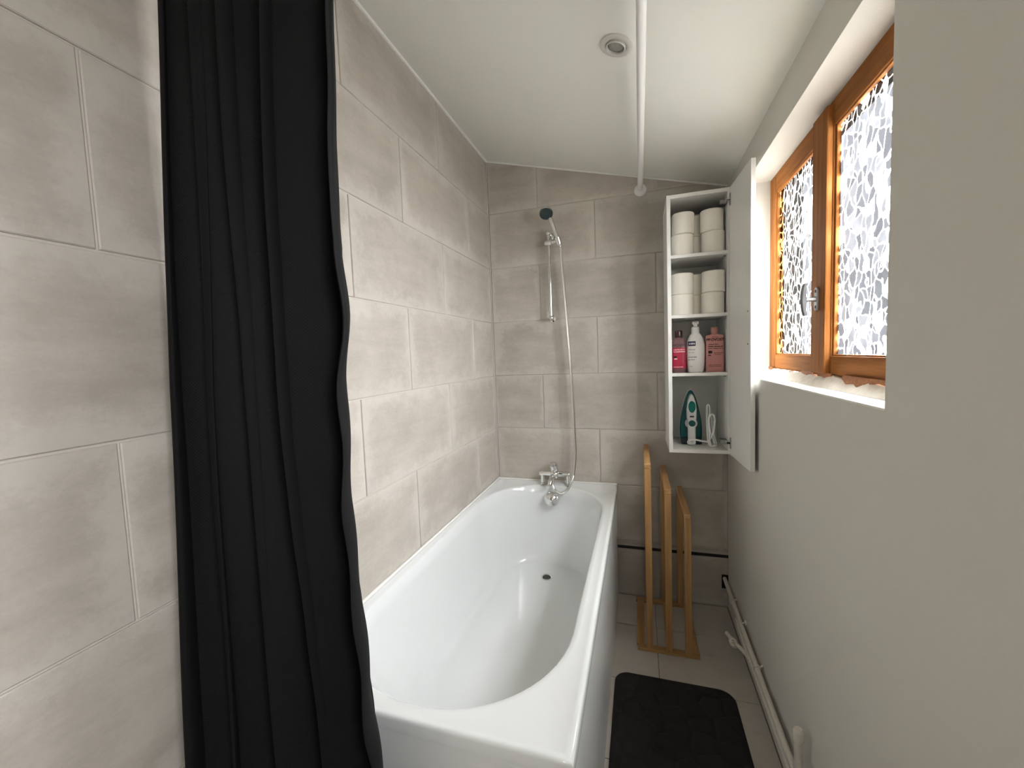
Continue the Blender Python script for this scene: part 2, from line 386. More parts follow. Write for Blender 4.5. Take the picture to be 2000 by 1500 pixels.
# floor
fl = tag(obj('floor', mkbox(-.25, W + .25, YN - .15, .2, -.12, -.004), 'floor_grout'), kind='structure')
FT = .352
ftile_cache = {}
def floor_tiles():
    xs = [.860 + FT * k for k in range(-3, 2)]; ys = [-.254 + FT * k for k in range(-9, 2)]
    for i in range(len(xs) - 1):
        for j in range(len(ys) - 1):
            x0, x1, y0, y1 = max(xs[i], 0), min(xs[i+1], W), max(ys[j], YN), min(ys[j+1], 0)
            if x1 - x0 < .01 or y1 - y0 < .01: continue
            if x1 < .66 and y0 > -1.55: continue          # wholly under the bath
            g = .0012
            c = Vector(((x0+x1)/2, (y0+y1)/2, 0))
            key = (round(x1-x0, 4), round(y1-y0, 4))
            if key not in ftile_cache:
                bm = B(); hx, hy = (x1-x0)/2 - g, (y1-y0)/2 - g
                box(bm, -hx, hx, -hy, hy, -.006, 0)
                bmesh.ops.bevel(bm, geom=[e for e in bm.edges if all(v.co.z > -.001 for v in e.verts)], offset=.0012, segments=1, affect='EDGES')
                me = bpy.data.meshes.new('floor_tile'); bm.to_mesh(me); bm.free(); me.materials.append(M['floor_tile']); ftile_cache[key] = me
            o = bpy.data.objects.new('floor_tile', ftile_cache[key]); COL.objects.link(o); o.parent = fl; o.location = c
floor_tiles()

# ceiling: one sloping slab
bm = B(); y0, y1 = YN - .15, .2
prism(bm, [(-.25, y0, zc(-.25)), (W + .25, y0, zc(W + .25)), (W + .25, y0, zc(W + .25) + .1), (-.25, y0, zc(-.25) + .1)], (0, y1 - y0, 0))
tag(obj('ceiling', bm, 'ceiling'), kind='structure')

def clip(poly, a, b, c):
    """keep a*u + b*v <= c"""
    out = []
    for i in range(len(poly)):
        p, q = poly[i], poly[(i+1) % len(poly)]
        fp, fq = a*p[0]+b*p[1]-c, a*q[0]+b*q[1]-c
        if fp <= 0: out.append(p)
        if (fp < 0 < fq) or (fq < 0 < fp):
            t = fp / (fp - fq); out.append((p[0]+(q[0]-p[0])*t, p[1]+(q[1]-p[1])*t))
    return out
tile_cache = {}
def tile_mesh(poly, key):
    if key and key in tile_cache: return tile_cache[key]
    bm = B(); a = [bm.verts.new((u, .001, v)) for u, v in poly]; c = [bm.verts.new((u, -TT, v)) for u, v in poly]
    n = len(poly); bm.faces.new(a); f = bm.faces.new(c[::-1])
    for i in range(n): bm.faces.new((a[i], c[i], c[(i+1) % n], a[(i+1) % n]))
    bmesh.ops.recalc_face_normals(bm, faces=bm.faces[:])
    bmesh.ops.bevel(bm, geom=[e for e in bm.edges if all(v.co.y < -TT + .0005 for v in e.verts)], offset=.0018, segments=1, affect='EDGES')
    me = bpy.data.meshes.new('wall_tile'); bm.to_mesh(me); bm.free(); me.materials.append(M['wall_tile'])
    if key: tile_cache[key] = me
    return me
def lay_tiles(wall, u_to_world, rotz, offs, u0, u1, top, skip=None, zmin=0.0):
    """u runs along the wall; offs[row parity] = first joint"""
    g = .0022
    for row in range(-2, 6):
        za, zb = ZT + ROW*row, ZT + ROW*(row+1)
        za = max(za, zmin)
        if zb - za < .02: continue
        js = [offs[row % 2] + TILE*k for k in range(-10, 11)]
        for j0, j1 in zip(js, js[1:]):
            a, b = max(j0, u0), min(j1, u1)
            if b - a < .006: continue
            if skip and skip(a, b, za, zb): continue
            poly = [(a+g, za+g), (b-g, za+g), (b-g, zb-g), (a+g, zb-g)]
            m_, c_ = top(0)
            poly = clip(poly, -m_, 1, c_)
            if len(poly) < 3: continue
            us = [p[0] for p in poly]; vs_ = [p[1] for p in poly]
            if max(vs_) - min(vs_) < .008: continue
            cu, cv = (min(us)+max(us))/2, (min(vs_)+max(vs_))/2
            lp = [(p[0]-cu, p[1]-cv) for p in poly]
            key = tuple((round(p[0], 4), round(p[1], 4)) for p in lp)
            o = bpy.data.objects.new('wall_tile', tile_mesh(lp, key)); COL.objects.link(o); o.parent = wall
            o.location = u_to_world(cu, cv); o.rotation_euler = (0, 0, rotz)

# back wall (tile face at y = 0; backing TT behind it)
bm = B(); prism(bm, [(-.25, TT, -.1), (W + .25, TT, -.1), (W + .25, TT, zc(W + .25)), (-.25, TT, zc(-.25))], (0, .14, 0))
wb = tag(obj('wall_back', bm, 'grout'), kind='structure')
lay_tiles(wb, lambda u, v: Vector((u, TT, v)), 0, {1: .2857, 0: .5896}, 0.004, W, lambda u: (SL, ZL - .004),
          skip=lambda a, b, za, zb: zb <= ZT and b < .60, zmin=.285)
# black trim strip and the low tile course under it, right of the bath
obj('trim_strip', mkbox(.62, W, -.004, TT + .001, .262, .274), 'dark_metal', wb)
for a, b in ((.62, .888), (.891, W)):
    c = ((a+b)/2, TT, .131); bm = mkbox(a, b, 0, TT + .001, .003, .259)
    obj('wall_tile', bm, 'wall_tile', wb, origin=c, bevel=.0014, seg=1)
obj('pipe_hole_shade', mkbox(1.186, W, -.0015, .004, .100, .172), 'hole_shade', wb)  # solid black slab painted for the dark where the pipe enters

# left wall (tile face at x = 0)
bm = mkbox(-.15, -TT, YN - .15, .15, -.1, zc(0) + .06); wlf = tag(obj('wall_left', bm, 'grout'), kind='structure')
lay_tiles(wlf, lambda u, v: Vector((-TT, -u, v)), -PI/2 + PI, {0: .2953, 1: .5906}, 0.002, -YN, lambda u: (0, ZL - .004),
          skip=lambda a, b, za, zb: zb <= ZT and b < 1.5)

# right wall with the window opening and a cut for the added window
def wall_right():
    bm = B(); x0, x1 = W, W + .20; zt = zc(W) + .02
    a, b = RY - .31, RY + .31
    box(bm, x0, x1, YN - .15, a, -.1, zt); box(bm, x0, x1, b, WY0, -.1, zt); box(bm, x0, x1, WY1, .15, -.1, zt)
    for p, q in ((a, b), (WY0, WY1)): box(bm, x0, x1, p, q, -.1, WZ0 - .004); box(bm, x0, x1, p, q, WZ1, zt)
    return tag(obj('wall_right', bm, 'paint'), kind='structure')
wr = wall_right()
# plain wall behind the camera
tag(obj('wall_near', mkbox(-.25, W + .25, YN - .12, YN, -.1, 2.6), 'paint'), kind='structure')

# white sealant lines where tile meets ceiling and in the corner
tag(obj('trim_1', tube(B(), [(.004, YN + .01, ZL - .004), (.004, -.002, ZL - .004)], .0065, 6), 'sealant'), kind='structure')
tag(obj('trim_2', tube(B(), [(.004, -.004, ZL - .004), (W - .002, -.004, zc(W) - .003)], .005, 6), 'sealant'), kind='structure')
tag(obj('trim_3', tube(B(), [(.002, -.002, RIM), (.002, -.002, ZL - .006)], .0035, 6), 'grout'), kind='structure')

# ------------------------------------------------------------------ window with its reveal
win = tag(empty('window_1', (1.30, (WY0 + WY1)/2, WZ0)), kind='structure')
FX0, FX1 = 1.300, 1.345
# sill board, reveal linings
obj('window_sill', mkbox(W + .0005, 1.33, WY0, WY1, WZ0 - .004, WZ0), 'reveal', win)
bm = B(); r = random.Random(3); n = 46; top = []; low = []
for i in range(n + 1):                       # rough filler under the frame
    y = WY1 - .006 + (WY0 + .012 - WY1) * i / n
    low.append((1.272 + r.uniform(-.004, .004), y, WZ0 + .0005)); top.append((1.296 + r.uniform(-.003, .003), y, 1.236 + r.uniform(-.005, .004)))
va = [bm.verts.new(p) for p in low]; vb = [bm.verts.new(p) for p in top]
vc_ = [bm.verts.new((1.31, p[1], p[2])) for p in top]; vd = [bm.verts.new((1.31, p[1], WZ0 + .0005)) for p in low]
for i in range(n):
    for A, C in ((va, vb), (vb, vc_), (vc_, vd), (vd, va)): bm.faces.new((A[i], A[i+1], C[i+1], C[i]))
bm.faces.new((va[0], vb[0], vc_[0], vd[0])); bm.faces.new((va[-1], vd[-1], vc_[-1], vb[-1]))
obj('filler_strip', bm, 'plaster', win, smooth=True, angle=30)
def flake(y0, y1, h, name='paint_flake'):
    bm = B(); k = 9; pts = []
    for i in range(k + 1):
        t = i / k; y = y0 + (y1 - y0) * t
        pts.append((y, 1.240 - h * (.35 + .65 * r.random()) * math.sin(PI * min(1, .08 + t * .9)) - .003))
    a = [bm.verts.new((1.2955 - (1.241 - z) * .62, y, z)) for y, z in pts]; c = [bm.verts.new((1.2935, y, 1.244)) for y, z in pts]
    a2 = [bm.verts.new((v.co.x + .004, v.co.y, v.co.z)) for v in a]; c2 = [bm.verts.new((1.300, v.co.y, 1.244)) for v in c]
    for i in range(k):
        for A, C in ((a, c), (c, c2), (c2, a2), (a2, a)): bm.faces.new((A[i], A[i+1], C[i+1], C[i]))
    bm.faces.new((a[0], c[0], c2[0], a2[0])); bm.faces.new((a[-1], a2[-1], c2[-1], c[-1]))
    obj(name, bm, 'rust', win)
flake(-.995, -1.16, .020); flake(-1.16, -1.30, .010); flake(-.72, -.80, .006); flake(-.84, -.93, .006); flake(-.37, -.42, .005)
# fixed frame
obj('frame_jamb', mkbox(FX0 + .004, FX1, WY1 - .022, WY1, 1.236, 1.968), 'frame_z', win, bevel=.002)
obj('frame_jamb', mkbox(FX0 + .004, FX1, WY0, WY0 + .022, 1.236, 1.968), 'frame_z', win, bevel=.002)
obj('frame_head', mkbox(FX0 + .004, FX1, WY0 + .022, WY1 - .022, 1.950, 1.968), 'frame_y', win, bevel=.002)
obj('frame_cill', mkbox(FX0 + .004, FX1, WY0 + .022, WY1 - .022, 1.236, 1.246), 'frame_y', win, bevel=.002)
def sash(ya, yb, gya, gyb):
    """ya > yb; glass between gya and gyb"""
    s = obj('casement', mkbox(FX0, FX0 + .019, gya, ya, 1.241, 1.955), 'frame_z', win, bevel=.004)   # outer stile carries the rest
    obj('stile', mkbox(FX0, FX0 + .019, yb, gyb, 1.241, 1.955), 'frame_z', s, bevel=.004)
    obj('bottom_rail', mkbox(FX0 + .001, FX0 + .019, gyb, gya, 1.241, 1.292), 'frame_y', s, bevel=.003)
    obj('top_rail', mkbox(FX0 + .001, FX0 + .019, gyb, gya, 1.898, 1.955), 'frame_y', s, bevel=.003)
    e = .006
    bm = B()
    obj('glazing_bead', mkbox(FX0 + .005, FX0 + .0155, gya - e, gya + .001, 1.29, 1.90), 'frame_z', s, bevel=.002)
    obj('glazing_bead', mkbox(FX0 + .005, FX0 + .0155, gyb - .001, gyb + e, 1.29, 1.90), 'frame_z', s, bevel=.002)
    obj('glazing_bead', mkbox(FX0 + .005, FX0 + .0155, gyb, gya, 1.290, 1.290 + e), 'frame_y', s, bevel=.002)
    obj('glazing_bead', mkbox(FX0 + .005, FX0 + .0155, gyb, gya, 1.90 - e, 1.900), 'frame_y', s, bevel=.002)
    pane(s, FX0 + .016, FX0 + .019, gyb - .006, gya + .006, 1.285, 1.905)
sash(-.358, -.846, -.420, -.800)
sash(-.848, -1.332, -.905, -1.270)
obj('mullion_cover', mkbox(FX0 - .014, FX0 + .002, -.902, -.806, 1.243, 1.953), 'frame_z', win, bevel=.004)
# T-shaped handle
hb = B(); hy = -.860; hx = FX0 - .014; hz = 1.452
pl = [(hx, hy + .011*math.cos(a), hz + (.022 if math.sin(a) > 0 else -.022) + .011*math.sin(a)) for a in [2*PI*k/24 + .01 for k in range(24)]]
prism(hb, pl, (-.007, 0, 0))
hd = obj('handle', hb, 'brushed', win, bevel=.0015)
for dz in (.022, -.022): obj('screw', lathe(B(), [(0, .0015), (.0045, .001), (.0045, 0)], (hx - .007, hy, hz + dz), (-1, 0, 0), 12), 'dark_metal', hd)
obj('handle_stem', tube(B(), [(hx - .006, hy, hz), (hx - .022, hy, hz), (hx - .030, hy, hz)], [.0075, .0062, .0075], 14), 'brushed', hd, smooth=True)
bm = B(); pr = []
for s_ in range(13):
    t = s_/12*2 - 1; pr.append((hx - .030 - .006*(1 - t*t) - .001, t*.046))
prof = [(x - .005, z) for x, z in pr] + [(x + .004 + .004*(1-abs(z)/.046)**2, z) for x, z in reversed(pr)]
prism(bm, [(x, hy - .008, hz + z) for x, z in prof], (0, .016, 0))
obj('handle_grip', bm, 'backlit_grip_grey', hd, bevel=.0025)

# unseen window, added behind the camera to brighten the near left wall
w2 = tag(empty('added_fill_window', (1.30, RY, WZ0)), kind='structure')
obj('window_sill', mkbox(W + .0005, 1.33, RY - .31, RY + .31, WZ0 - .004, WZ0), 'reveal', w2)
a_, b_ = RY - .31, RY + .31
for p, q in ((a_, a_ + .05), (b_ - .05, b_)): obj('frame_jamb', mkbox(FX0, FX1, p, q, WZ0, WZ1), 'frame_z', w2, bevel=.003)
for p, q in ((WZ0, WZ0 + .06), (WZ1 - .06, WZ1)): obj('frame_rail', mkbox(FX0, FX1, a_ + .05, b_ - .05, p, q), 'frame_y', w2, bevel=.003)
pane(w2, FX0 + .016, FX0 + .019, a_ + .045, b_ - .045, WZ0 + .055, WZ1 - .055)

# ------------------------------------------------------------------ bathtub
def tub():
    t = empty('bathtub', (.341, -.786, 0), 'white built-in bathtub with straight white side panels along the tiled wall', 'bathtub')
    X0, X1, Y0, Y1 = .004, .681, -1.572, -.002
    cx, cy, hx, hy_ = (X0+X1)/2, (Y0+Y1)/2, (X1-X0)/2, (Y1-Y0)/2
    N = 128; ang = [2*PI*k/N for k in range(N)]
    def rect(ins, z):
        out = []; a, b = hx-ins, hy_-ins
        for th in ang:
            c, s = math.cos(th), math.sin(th); k = 1/max(abs(c), abs(s)); out.append((cx + a*c*k, cy + b*s*k, z))
        return out
    def oval(xc, hw, yn, yf, e, z, p=2.1):
        """stadium with elliptical ends of length e"""
        out = []; yc = (yn+yf)/2; st = (yf-yn)/2 - e
        for th in ang:
            dx, dy = math.cos(th)*hx, math.sin(th)*hy_
            lo, hi = 0, 3
            for _ in range(40):
                m_ = (lo+hi)/2; x, y = dx*m_, abs(dy*m_ + (cy-yc))
                q = abs(x + (cx-xc))/hw
                inside = q <= 1 if y <= st else q**p + ((y-st)/e)**p <= 1
                if inside: lo = m_
                else: hi = m_
            out.append((cx + dx*lo, cy + dy*lo, z))
        return out
    rings = [rect(.004, .577), rect(0, .580), rect(0, .604), rect(.0025, .6095), rect(.007, .6115), rect(.015, .6115), rect(.020, .6085)]
    top = (.333, .300, -1.532, -.072, .315)
    rings.append(oval(top[0], top[1] + .012, top[2] - .012, top[3] + .012, top[4] + .012, .6085))
    rings.append(oval(*top[:5], .6065)); rings.append(oval(top[0], top[1] - .006, top[2] + .007, top[3] - .007, top[4] - .004, .6005))
    bot = (.338, .205, -1.10, -.185, .17); zb, zt = .215, .600
    K = 22
    for k in range(1, K + 1):
        f = k/K*PI/2; dep = math.sin(f)**.80; ins = 1 - math.cos(f)**.55
        inn = 1 - math.cos(f)**.62
        L = lambda a, b, q: a + (b-a)*q
        # sides and foot end are steep, the back rest at the near end slopes in
        slope = .45*dep + .55*inn
        z = zt + (zb - zt)*dep
        rings.append(oval(L(top[0], bot[0], inn), L(top[1]-.006, bot[1], .25*dep + .75*inn), L(top[2]+.007, bot[2], slope), L(top[3]-.007, bot[3], .35*dep + .65*inn), L(top[4]-.004, bot[4], inn), z, 2.1 + .3*inn))
    bm = B(); V = [[bm.verts.new(p) for p in R] for R in rings]
    for A, C in zip(V, V[1:]):
        for k in range(N): bm.faces.new((A[k], A[(k+1) % N], C[(k+1) % N], C[k]))
    last = V[-1]; c0 = Vector((.34, -.6, zb))
    for q in (.7, .35):
        nw = [bm.verts.new(c0 + (Vector(v.co) - c0)*q + Vector((0, 0, -.004*(1-q)))) for v in V[-1]]
        for k in range(N): bm.faces.new((last[k], last[(k+1) % N], nw[(k+1) % N], nw[k]))
        last = nw
    bm.faces.new(last)
    obj('basin', bm, 'enamel', t, smooth=True, angle=50)
    obj('side_panel', mkbox(.655, .674, -1.562, -.004, 0.0, .578), 'panel', t, bevel=.002)
    obj('end_panel', mkbox(.004, .6735, -1.566, -1.548, 0.0, .578), 'panel', t, bevel=.002)
    d = obj('drain', lathe(B(), [(.030, 0), (.030, .003), (.026, .004), (.022, .002), (.012, .001), (0, .001)], (.343, -.305, .2135), n=28), 'chrome', t, smooth=True, angle=30)
    obj('drain_hole_shade', lathe(B(), [(0, 0), (.020, 0), (.020, .0008), (0, .0008)], (.343, -.305, .2158), n=24), 'dark_metal', d)  # solid dark disc painted for the shade in the drain opening
    # overflow: chrome ball-shaped knob on the foot-end wall
    ax = Vector((.04, -1, .30)).normalized(); o = Vector((.339, -.085, .537))
    ov = obj('overflow_knob', lathe(B(), [(0, -.01), (.026, -.01), (.030, .0)] + [(.041*math.cos(a), .028 + .036*math.sin(a)) for a in [x*PI/2/9 for x in range(-5, 10)]], o, ax, 32), 'chrome', t, smooth=True, angle=60)
    obj('sealant', tube(B(), [(.0066, -1.570, RIM + .001), (.0066, -.0068, RIM + .001), (.676, -.0068, RIM + .001)], .0055, 6), 'sealant', t, smooth=True)
    return t
tub()

# ------------------------------------------------------------------ bath mixer, hose and shower set
mx_ = empty('bath_mixer', (.345, -.055, RIM), 'chrome two-leg bath mixer tap standing on the far rim of the bathtub', 'tap')
ym = -.052; zm = .668
bm = tube(B(), [(.262, ym, zm), (.268, ym, zm), (.33, ym, zm), (.37, ym, zm), (.424, ym, zm), (.430, ym, zm)], [.012, .0145, .0145, .0145, .0145, .012], 20)
obj('mixer_body', bm, 'chrome', mx_, smooth=True, angle=40)
for x in (.279, .420):
    lg = obj('pillar', lathe(B(), [(0, 0), (.021, 0), (.021, .004), (.012, .009), (.0105, .030), (.012, .050), (.0, .050)], (x, ym, RIM - .001), n=24), 'chrome', mx_, smooth=True, angle=40)
obj('cartridge_housing', lathe(B(), [(0, -.022), (.019, -.020), (.0225, -.010), (.0225, .022), (.020, .026), (0, .026)], (.347, ym - .006, zm), n=28), 'chrome', mx_, smooth=True, angle=40)
lv = obj('lever', lathe(B(), [(0, .026), (.019, .026), (.0215, .030), (.0215, .058), (.018, .066), (.008, .070), (0, .070)], (.347, ym - .008, zm), (0, -.12, 1), 28), 'chrome', mx_, smooth=True, angle=40)
obj('lever_grip', tube(B(), [(.347, ym - .024, zm + .050), (.347, ym - .045, zm + .056), (.347, ym - .060, zm + .061)], [.008, .006, .0075], 14), 'chrome', lv, smooth=True)
obj('lever_dot', lathe(B(), [(0, 0), (.004, 0), (.004, .001), (0, .001)], (.350, ym - .0305, zm + .040), (0, -1, 0), 12), 'dark_metal', lv)
sp = obj('spout', tube(B(), [(.342, ym - .018, zm - .008), (.338, ym - .050, zm - .016), (.336, ym - .070, zm - .028), (.335, ym - .075, zm - .040)], [.016, .014, .013, .013], 18), 'chrome', mx_, smooth=True, angle=40)
obj('diverter', lathe(B(), [(0, 0), (.010, 0), (.012, .006), (.009, .014), (0, .016)], (.356, ym - .026, zm + .004), (.3, -1, .3), 18), 'chrome', mx_, smooth=True)
obj('hose_outlet', tube(B(), [(.342, ym - .022, zm - .018), (.340, ym - .024, zm - .046)], .0085, 14), 'chrome', mx_, smooth=True)

sb = empty('shower_rail', (.354, 0, 1.50), 'chrome shower slider rail screwed to the tiled back wall', 'shower rail')
yb = -.048
pA = Vector((.416, yb - .020, 1.890)); pB = Vector((.372, yb - .052, 2.035))
obj('rail', tube(B(), [(.354, yb, 1.510), (.354, yb, 1.955)], .0085, 16), 'chrome', sb, smooth=True)
for z in (1.518, 1.962):
    br = obj('bracket', tube(B(), [(.354, -.001, z), (.354, -.006, z), (.354, -.008, z), (.354, yb, z)], [.019, .019, .009, .0085], 18), 'chrome', sb, smooth=True, angle=30)
    obj('end_cap', lathe(B(), [(0, -.016)] + [(.0145*math.cos(a), .0145*math.sin(a)) for a in [x*PI/12 for x in range(-5, 6)]] + [(0, .0145)], (.354, yb, z), (0, 0, 1), 20), 'chrome', br, smooth=True)
cl = obj('slider', tube(B(), [(.334, yb - .004, 1.912), (.340, yb - .004, 1.912), (.368, yb - .004, 1.912), (.372, yb - .004, 1.912)], [.013, .0165, .0165, .013], 18), 'chrome', sb, smooth=True, angle=40)
obj('slider_arm', tube(B(), [(.370, yb - .006, 1.912), (.3985, yb - .016, 1.914)], [.011, .010], 16), 'chrome', cl, smooth=True)
obj('slider_knob', lathe(B(), [(0, 0), (.012, .001), (.013, .010), (.008, .016), (0, .017)], (.380, yb - .012, 1.932), (.2, -1, .3), 18), 'chrome', cl, smooth=True)
obj('holder_cone', lathe(B(), [(.0112, 0), (.0140, 0), (.0170, .034), (.0125, .034)], (.4155, yb - .0205, 1.896), (pB - pA), 24, close=True), 'chrome', cl, smooth=True, angle=40)

hs = empty('hand_shower', (.412, yb - .022, 1.90), 'chrome hand shower with dark spray face resting in the slider of the rail', 'shower head')
obj('shower_handle', tube(B(), spline([pA, pA.lerp(pB, .35), pA.lerp(pB, .7), pB], 5), [.0095]*4 + [.010]*4 + [.0105]*4 + [.011]*4, 16), 'chrome', hs, smooth=True)
hc = Vector((.360, yb - .072, 2.046)); hax = Vector((.12, -.55, -.83)).normalized()
hd2 = obj('shower_head', lathe(B(), [(0, -.020), (.018, -.018), (.032, -.008), (.0365, .004), (.035, .009), (0, .009)], hc, hax, 32), 'chrome', hs, smooth=True, angle=40)
obj('spray_face', lathe(B(), [(0, .009), (.0335, .009), (.0335, .0125), (.030, .0145), (0, .0155)], hc, hax, 32), 'head_face', hd2, smooth=True, angle=40)

ho = B()
ctrl = [(.340, ym - .0245, .6185), (.343, ym - .040, .612), (.356, ym - .060, .600), (.376, ym - .070, .588), (.398, ym - .070, .584), (.425, ym - .056, .600), (.446, ym - .030, .640), (.458, ym - .014, .700), (.4655, ym - .006, .790), (.464, ym - .004, .90),
        (.459, ym - .004, 1.10), (.450, ym - .004, 1.30), (.439, ym - .006, 1.50), (.427, ym - .010, 1.72), (.419, yb - .018, 1.86), (.417, yb - .020, 1.886)]
path = spline(ctrl, 26); rad = [.0068 + (.0008 if i % 2 else 0) for i in range(len(path))]
tube(ho, path, rad, 10)
tag(obj('shower_hose', ho, 'hose', smooth=True, origin=(.34, ym, .57)), 'long flexible chrome shower hose looping from the mixer up to the hand shower', 'hose')

# ------------------------------------------------------------------ shower rod and curtain
rod = empty('curtain_rod', (.82, -.9, 2.13), 'white L-shaped shower curtain rod running below the sloping ceiling', 'rod')
path = [(.82, -.012, 2.13), (.82, -1.60, 2.13)] + [(.82 - .09*(1-math.cos(a)), -1.60 - .09*math.sin(a), 2.13) for a in [x*PI/2/8 for x in range(1, 9)]] + [(.70, -1.69, 2.13), (.012, -1.69, 2.13)]
obj('rod_tube', tube(B(), path, .0125, 20), 'white_metal', rod, smooth=True, angle=60)
obj('wall_flange', lathe(B(), [(0, .0), (.030, .0), (.030, .005), (.024, .012), (.016, .016), (.016, .03), (0, .03)], (.82, -.0005, 2.13), (0, -1, 0), 28), 'white_metal', rod, smooth=True, angle=40)
obj('wall_flange', lathe(B(), [(0, .0), (.030, .0), (.030, .005), (.024, .012), (.016, .016), (.016, .03), (0, .03)], (.0005, -1.69, 2.13), (1, 0, 0), 28), 'white_metal', rod, smooth=True, angle=40)

cu = empty('shower_curtain', (.19, -1.69, .06), 'black waffle-weave shower curtain gathered to the left side of the bathtub', 'curtain')
def curtain():
    bm = B(); NU, NV = 420, 150; z0, z1 = .06, 2.095; grid = []
    uvl = bm.loops.layers.uv.new('UVMap')
    def lerp(a, b, t): return a + (b-a)*t
    def interp(tab, z):
        for (za, va), (zb, vb) in zip(tab, tab[1:]):
            if za >= z >= zb: return lerp(va, vb, (za-z)/(za-zb))
        return tab[-1][1] if z < tab[-1][0] else tab[0][1]
    xr = [(2.1, .392), (1.9, .388), (1.68, .372), (1.55, .368), (1.40, .368), (1.30, .362), (1.10, .360), (.9, .368), (.6, .380), (.06, .390)]
    for j in range(NV + 1):
        z = lerp(z1, z0, j/NV); d = (z1 - z)
        row = []
        for i in range(NU + 1):
            t = i/NU
            XR = interp(xr, z)
            yl = -1.705 - .052*min(1, d/1.5); yr = -1.672 + .006*d
            # uneven pleats: phase runs faster on the left, broad panel on the right
            ph = 2*PI*(5.6*t - .9*t*t) + .35*math.sin(1.1*d + 2*t) + .5
            amp = lerp(.034, .045, t) * (1 + .15*math.sin(2.3*z + 5*t))
            if t > .80: amp *= lerp(1, .55 + .25*min(1, d/1.2), (t-.80)/.20)
            xl = .030 + .018*max(0, 1 - d/.8); x = xl + (XR - xl)*t + .016*math.sin(2*ph + .4) * (1 - .4*t)
            y = lerp(yl, yr, t) + amp*math.sin(ph)
            # secondary soft folds and creases
            y += .006*math.sin(2.2*ph + 1.3*z + 1.0) + .0035*math.sin(13*t + 5.5*z) * min(1, d)
            x += .004*math.sin(3.1*z + 9*t)
            if t > .7:
                k = (t-.7)/.3
                y += .004*k*math.sin(34*z + 18*t) * (1 if z < 1.5 else .3)
                x += .010*k*k*math.exp(-((z-1.40)/.10)**2) + .0016*k*k*math.sin(23*z)
            row.append(bm.verts.new((max(x, .010), y, z)))
        grid.append(row)
    for j in range(NV):
        for i in range(NU):
            f = bm.faces.new((grid[j][i], grid[j][i+1], grid[j+1][i+1], grid[j+1][i]))
            for l, (a, b) in zip(f.loops, ((i, j), (i+1, j), (i+1, j+1), (i, j+1))): l[uvl].uv = (a/NU*1.8, (1-b/NV)*2.04)
    o = obj('curtain_fabric', bm, 'fabric', cu, smooth=True, angle=0)
    s = o.modifiers.new('thickness', 'SOLIDIFY'); s.thickness = .0012
    return o
curtain()
for i in range(7):
    x = .055 + i*.048; c = Vector((x, -1.69, 2.115)); ring = [c + Vector((0, .026*math.cos(a), .026*math.sin(a) + .004)) for a in [2*PI*k/20 for k in range(21)]]
    obj('curtain_ring', tube(B(), ring, .002, 8), 'white_metal', cu, smooth=True)

# ------------------------------------------------------------------ ceiling spotlight
cn = Vector((SL, 0, -1)).normalized()      # down, square to the slope
lc = Vector((.753, -.930, zc(.753)))
spot = empty('ceiling_spotlight', lc, 'round recessed white ceiling spotlight, switched off, beside the curtain rod', 'spotlight')
obj('trim_ring', lathe(B(), [(.0285, .0), (.048, .0), (.048, .003), (.044, .0055), (.034, .006), (.0300, .004), (.0285, .001)], lc, cn, 48), 'lamp_white', spot, smooth=True, angle=40)
obj('gap_shade_disc', lathe(B(), [(.0, .0003), (.0305, .0003), (.0305, .0022), (0, .0022)], lc, cn, 40), 'lamp_gap_shade', spot)  # solid disc coloured as the shaded gap
obj('tilting_ring', lathe(B(), [(.0235, .001), (.0285, .001), (.0285, .0085), (.0268, .0105), (.0245, .009), (.0235, .004)], lc, cn, 48), 'lamp_white', spot, smooth=True, angle=40)
obj('bulb', lathe(B(), [(0, .0022), (.0215, .0022), (.0215, .0045), (.015, .0060), (0, .0066)], lc, cn, 40), 'lens', spot, smooth=True, angle=40)

# ------------------------------------------------------------------ wall cabinet
CX0, CX1, CD, CZ0, CZ1, CT = .925, 1.180, -.280, .862, 1.990, .016
cab = empty('wall_cabinet', ((CX0+CX1)/2, CD/2, CZ0), 'tall narrow white wall cabinet with open door in the corner beside the window', 'cabinet')
obj('side_panel', mkbox(CX0, CX0 + CT, CD, -.001, CZ0, CZ1), 'melamine', cab, bevel=.0008)
obj('side_panel', mkbox(CX1 - CT, CX1, CD, -.001, CZ0, CZ1), 'melamine', cab, bevel=.0008)
obj('top_panel', mkbox(CX0 + CT, CX1 - CT, CD, -.001, CZ1 - CT, CZ1), 'melamine', cab, bevel=.0008)
obj('bottom_panel', mkbox(CX0 + CT, CX1 - CT, CD, -.001, CZ0, CZ0 + CT), 'melamine', cab, bevel=.0008)
obj('back_panel', mkbox(CX0 + CT, CX1 - CT, -.010, -.002, CZ0 + CT, CZ1 - CT), 'cabinet_back', cab)
SH = (1.219, 1.475, 1.735)
for z in SH:
    s = obj('shelf', mkbox(CX0 + CT, CX1 - CT, CD + .004, -.010, z - .014, z), 'melamine', cab, bevel=.0008)
    for x in (CX0 + CT + .005, CX1 - CT - .005): obj('shelf_peg', tube(B(), [(x - .004, CD + .035, z - .018), (x + .004, CD + .035, z - .018)], .003, 8), 'brushed', s)
